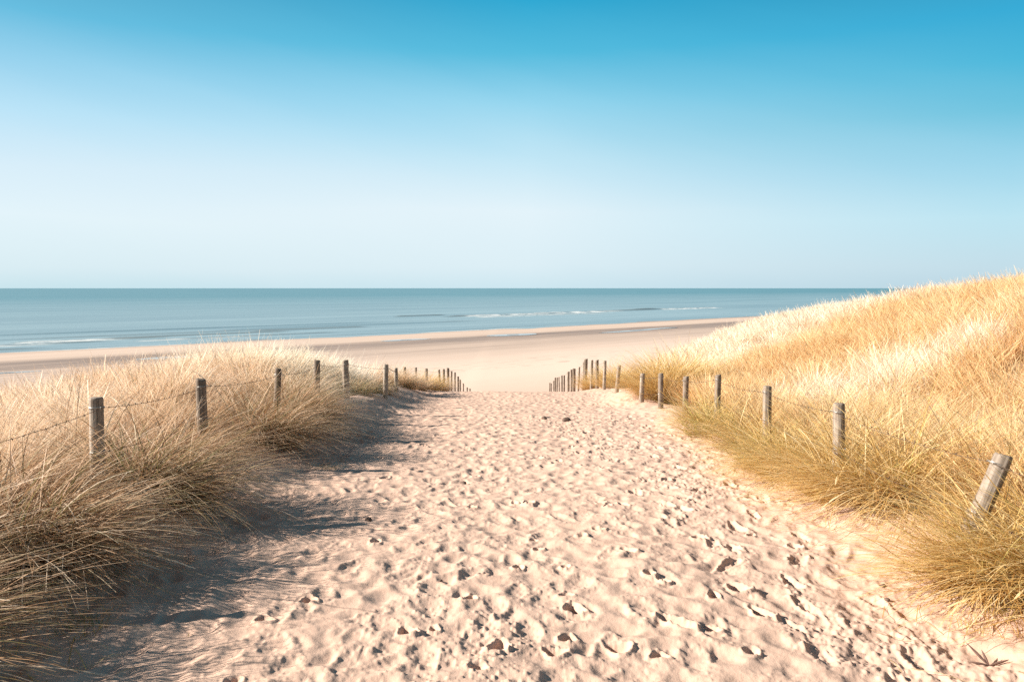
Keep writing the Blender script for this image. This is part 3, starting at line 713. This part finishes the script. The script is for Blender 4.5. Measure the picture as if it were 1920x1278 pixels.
def fence(posts, label, wires, seed, post_labels, wire_side):
    gn = np.random.default_rng(seed)
    x0, y0 = posts[0][0], posts[0][1]; z0 = float(ground_macro(x0, y0))
    root = link('wire_fence', None, None, (x0, y0, z0)); tag(root, label, 'fence', 'fences lining the path')
    tops = []
    for i, (x, y, zt, r_, lx, ly) in enumerate(posts):
        gz = float(ground_macro(x, y)); h = max(zt - gz, .5)
        near = y < 14
        me = post_mesh(h, r_, 26 if near else 12, 34 if near else 10, gn, gn.uniform(-.25, .25))
        p = link('post', me, root, (x - x0, y - y0, gz - z0)); p.rotation_euler = (ly, lx, 0)
        if i in post_labels: p['label'] = post_labels[i]
        M = Matrix.Translation((x, y, gz)) @ p.rotation_euler.to_matrix().to_4x4()
        tops.append((M, h, r_))
        if y < 17:
            for k, dz in enumerate(wires[:2]):
                if h - dz < .1: continue
                t = link('wire_tie', tie_mesh(r_, gn), p, (0, 0, h - dz)); t.rotation_euler = (0, 0, gn.uniform(0, 6))
    for w, dz in enumerate(wires):
        parts = []
        for (A, ha, ra), (B, hb, rb) in zip(tops[:-1], tops[1:]):
            a = A @ Vector((wire_side * ra * 1.0, 0, ha - dz)); b = B @ Vector((wire_side * rb * 1.0, 0, hb - dz))
            far = a.y > 20
            n = 6 if far else 26
            u = np.linspace(0, 1, n)[:, None]; L_ = (b - a).length
            P = np.array(a)[None] * (1 - u) + np.array(b)[None] * u; P[:, 2] -= (.025 + .02 * gn.random()) * 4 * (u * (1 - u))[:, 0]
            P[1:-1] += gn.normal(0, .0015, (n - 2, 3))
            parts.append(tube(P, .0019 if not far else .0026, 5))
            if a.y < 16:
                for q in np.arange(.08, L_ - .04, .115):
                    c = P[0] * (1 - q / L_) + P[-1] * (q / L_); c = c.copy(); c[2] -= .03 * 4 * (q / L_) * (1 - q / L_) * .9
                    dr = np.array([gn.normal(), gn.normal() * .3, gn.normal()]); dr /= np.linalg.norm(dr)
                    parts.append(tube([c - dr * .013, c, c + dr * .013], [.0006, .0042, .0006], 5))
        V, F = join(parts)
        link('wire', mesh_np('wire', V - np.array([x0, y0, z0]), F, True, [WIRE]), root)
    return root
def P_(px_, py_, d, r_=.048, lx=0., ly=0., dx=0.): return ((px_ - 960) / 1500 * d + dx, d, -(py_ - 540) / 1500 * d, r_, lx, ly)
left_posts = [(-3.05, 1.9, -.86, .05, 0, 0), (-3.05, 3.85, -.80, .05, .01, 0),
 P_(173, 746, 5.8, .050, .012), P_(378, 711, 8.0, .051, -.02), P_(513, 691, 10.2, .042, .06), P_(591, 675, 12.0, .047, .02), P_(646, 675, 13.5, .054, .02),
 P_(720, 683, 15.4, .047, .05), P_(742, 690, 18.2, .046, -.01), P_(759, 688, 20.8, .042, -.03), P_(779, 689, 23, .04, -.01), P_(798, 691, 25.3, .05, .01), P_(824, 693, 28, .042, -.05),
 P_(831, 692, 29.4), P_(839, 690, 30.8, .055), P_(846, 696, 33.2, .04), P_(852, 698, 35.6, .042), P_(858, 706, 38.2, .05), P_(862, 712, 40.8, .04), P_(868, 719, 44, .04), (-2.65, 47, -5.85, .045, 0, 0), (-2.65, 50, -6.3, .045, 0, 0)]
right_posts = [(2.75, 2.3, -.9, .055, .1, 0),
 P_(1868, 838, 4.6, .052, .38, -.04, -.19), P_(1583, 757, 6.6, .047, -.03), P_(1441, 724, 8.9, .047, .0), P_(1348, 703, 11.2, .043, .01), P_(1286, 706, 12.9, .045, .01), P_(1240, 700, 14.3, .048, .02),
 P_(1204, 700, 16.2, .048, .03), P_(1158, 685, 19.2, .048, .07), P_(1134, 676, 21.6, .045, .02), P_(1121, 675, 24, .05, -.01), P_(1110, 675, 26, .045), P_(1099, 673, 27.6, .062), P_(1093, 679, 29.4, .045, .05),
 P_(1085, 688, 31.2, .04, .03), P_(1077, 691, 33, .065), P_(1072, 693, 34.8, .05), P_(1066, 697, 36.8, .055), P_(1058, 704, 39.2, .045), P_(1054, 704, 40.8, .045), P_(1048.5, 707, 42.6, .04), P_(1045, 708, 44.4, .045),
 P_(1041.5, 708, 46.2, .045), P_(1038.5, 714, 48.4, .045), P_(1034, 719, 50.8, .04), P_(1031, 718, 53, .045)]
fence(left_posts, 'weathered round post and barbed wire fence along the left side of the sand path', (.075, .40, .70), 1, {4: 'dark thin leaning post half sunk in tall grass', 6: 'thickest pale grey post on the bare sand hump'}, 1)
fence(right_posts, 'weathered round post and wire fence along the right side of the sand path', (.07, .38, .66), 2, {1: 'split grey post leaning to the right', 2: 'dark post with a twisted tie of wire at its top'}, -1)

# ---------------------------------------------------------------- small things on the sand
def stone(x, y, r_, label, seed, material=STONE, sink=.25):
    gn = np.random.default_rng(seed); nlat, nlon = 12, 18
    V = []
    for i in range(nlat + 1):
        ph = math.pi * i / nlat
        for j in range(nlon):
            a = 2 * math.pi * j / nlon; d = np.array([math.sin(ph) * math.cos(a), math.sin(ph) * math.sin(a), math.cos(ph)])
            k = 1 + .45 * (float(fbm(d[0] * 1.7 + seed, d[1] * 1.7 + d[2] * 1.3, 3, seed)) - .5)
            V.append(d * r_ * k * np.array([1.15, .9, .72]))
    me = mesh_np('pebble', V, grid_faces(nlat + 1, nlon, True)[:, ::-1], True, [material])
    z = float(ground_z(np.array([x]), np.array([y]))[0])
    o = link('pebble', me, None, (x, y, z + r_ * (.72 - sink) * .6)); o.rotation_euler[2] = gn.uniform(0, 6)
    tag(o, label, 'pebble', 'pebbles and lumps on the path'); return o
def gp(px_, py_):
    d = 1.75 * 1500 / (py_ - 540)
    for _ in range(8): d = -float(ground_macro((px_ - 960) / 1500 * d, d)) * 1500 / (py_ - 540)
    return (px_ - 960) / 1500 * d, d
for i, (a, b, r_, lb) in enumerate([(686, 982, .030, 'dark brown pebble alone on the left half of the path'), (867, 911, .034, 'dark rounded lump in the middle of the path, halfway to the crest'),
                                    (1672, 1107, .016, 'small reddish pebble on smooth sand in front of the nearest right tussock'), (1063, 791, .06, 'dark lump near the crest at the centre of the path'),
                                    (1680, 1140, .013, 'tiny dark pebble just below the reddish one'), (823, 1096, .011, 'tiny round dark pebble left of the path centre in the foreground'),
                                    (1021, 789, .045, 'dark lump near the crest, left of the larger lump')]):
    x, y = gp(a, b); stone(x, y, r_, lb, 60 + i)
def dried_star(x, y):
    parts = []
    for a, L_, up in ((math.radians(125), .125, .08), (math.radians(100), .07, .055), (math.radians(172), .085, .015), (math.radians(12), .10, .022)):
        u = np.linspace(0, 1, 7); p = np.stack([np.cos(a) * L_ * u, np.sin(a) * L_ * u * .6, up * u + .004], 1)
        parts.append(tube(p, .0055 * np.sin(np.pi * (.12 + .86 * u)) + .0006, 6))
    z = float(ground_z(np.array([x]), np.array([y]))[0])
    o = link('dried_weed', mesh_np('dried_weed', *join(parts), True, [WEED]), None, (x, y, z)); tag(o, 'dark four armed piece of dried weed on the sand in the bottom right corner', 'dried weed')
x, y = gp(1881, 1258); dried_star(x, y)
def twig(pts, r_, label):
    P = np.array(pts, float); x, y = P[0, :2]; z = float(ground_z(P[:1, 0], P[:1, 1])[0])
    P = P - np.array([x, y, 0])
    o = link('dry_twig', mesh_np('dry_twig', *tube(P, np.linspace(r_, r_ * .4, len(P)), 6), True, [TWIG]), None, (x, y, z)); tag(o, label, 'twig')
x, y = gp(1868, 1165); twig([(x, y, -.01), (x + .03, y + .02, .05), (x + .065, y + .03, .105), (x + .10, y + .04, .14)], .006, 'dark bent twig sticking out of the sand under the nearest right tussock')

# ---------------------------------------------------------------- sky, sun, camera
w = bpy.data.worlds.new('World'); SC.world = w; w.use_nodes = True
nt = w.node_tree; nt.nodes.clear(); L = nt.links
out = N(nt, 'ShaderNodeOutputWorld'); bg = N(nt, 'ShaderNodeBackground')
dx, dy = SUN_AZ_VEC / np.linalg.norm(SUN_AZ_VEC)
toward = Vector((-dx * math.cos(R(SUN_ELEV)), -dy * math.cos(R(SUN_ELEV)), math.sin(R(SUN_ELEV))))
sky = N(nt, 'ShaderNodeTexSky', sky_type='NISHITA', sun_disc=False); sky.sun_elevation = R(SUN_ELEV)
sky.sun_rotation = math.atan2(toward.x, toward.y); sky.air_density = 1.0; sky.dust_density = .6; sky.ozone_density = 1.5
tc = N(nt, 'ShaderNodeTexCoord'); sx = N(nt, 'ShaderNodeSeparateXYZ'); L.new(tc.outputs['Generated'], sx.inputs[0])
el = math_n(nt, 'DIVIDE', math_n(nt, 'ARCSINE', sx.outputs[2]), R(30.))
# a faint uneven veil of high cloud
cv = combine(nt, math_n(nt, 'ADD', math_n(nt, 'MULTIPLY', sx.outputs[0], 1.1), 0), math_n(nt, 'MULTIPLY', sx.outputs[1], 1.), math_n(nt, 'ADD', math_n(nt, 'MULTIPLY', sx.outputs[2], 9.), math_n(nt, 'MULTIPLY', sx.outputs[0], 2.2)))
cn = noise_n(nt, cv, 1.6, 5, .5)
def srgb(*c): return tuple(((v / 255 + .055) / 1.055) ** 2.4 if v > 10 else v / 255 / 12.92 for v in c)
EV = 1.22; K = 1 / 2 ** EV
def sc_(c): return tuple(v * K for v in srgb(*c))
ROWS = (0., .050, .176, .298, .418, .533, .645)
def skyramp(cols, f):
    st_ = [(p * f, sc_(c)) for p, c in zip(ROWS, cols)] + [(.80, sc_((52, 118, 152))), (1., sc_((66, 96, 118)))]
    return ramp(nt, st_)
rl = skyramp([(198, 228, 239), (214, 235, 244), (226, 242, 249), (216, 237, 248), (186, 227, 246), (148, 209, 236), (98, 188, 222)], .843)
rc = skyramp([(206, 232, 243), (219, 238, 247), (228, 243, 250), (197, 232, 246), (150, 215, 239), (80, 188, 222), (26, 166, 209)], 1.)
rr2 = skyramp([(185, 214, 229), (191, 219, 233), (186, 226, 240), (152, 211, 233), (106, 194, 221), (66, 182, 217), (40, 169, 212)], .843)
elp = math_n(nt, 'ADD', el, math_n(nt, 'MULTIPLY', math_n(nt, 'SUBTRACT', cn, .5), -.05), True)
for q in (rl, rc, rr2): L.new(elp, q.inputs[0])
def mr(a, b):
    z_ = N(nt, 'ShaderNodeMapRange'); L.new(sx.outputs[0], z_.inputs[0]); z_.inputs[1].default_value = a; z_.inputs[2].default_value = b; return z_.outputs[0]
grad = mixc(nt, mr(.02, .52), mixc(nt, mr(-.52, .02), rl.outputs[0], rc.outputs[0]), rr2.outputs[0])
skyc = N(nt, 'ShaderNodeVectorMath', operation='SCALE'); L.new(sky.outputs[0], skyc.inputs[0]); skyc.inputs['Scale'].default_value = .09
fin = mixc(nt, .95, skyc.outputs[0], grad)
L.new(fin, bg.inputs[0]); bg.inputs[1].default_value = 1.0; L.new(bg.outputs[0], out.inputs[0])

sl = bpy.data.lights.new('sun', 'SUN'); sl.energy = 5.0; sl.angle = R(.6); sl.color = (1.0, .925, .82)
so = bpy.data.objects.new('sun', sl); COL.objects.link(so)
so.rotation_euler = toward.to_track_quat('Z', 'Y').to_euler()

cam = bpy.data.cameras.new('camera'); cam.sensor_width = 36; cam.lens = 36 * 1500 / 1920; cam.clip_start = .05; cam.clip_end = 100000
co = bpy.data.objects.new('camera', cam); COL.objects.link(co); co.location = (0, 0, 0)
co.rotation_euler = (R(90) - math.atan(99 / 1500), 0, 0)
SC.camera = co
SC.view_settings.view_transform = 'Standard'; SC.view_settings.look = 'None'; SC.view_settings.exposure = EV; SC.view_settings.gamma = 1
SC.render.engine = 'CYCLES'
SC.cycles.max_bounces = 6; SC.cycles.diffuse_bounces = 3; SC.cycles.transmission_bounces = 4; SC.cycles.use_denoising = False
SC.cycles.use_adaptive_sampling = False
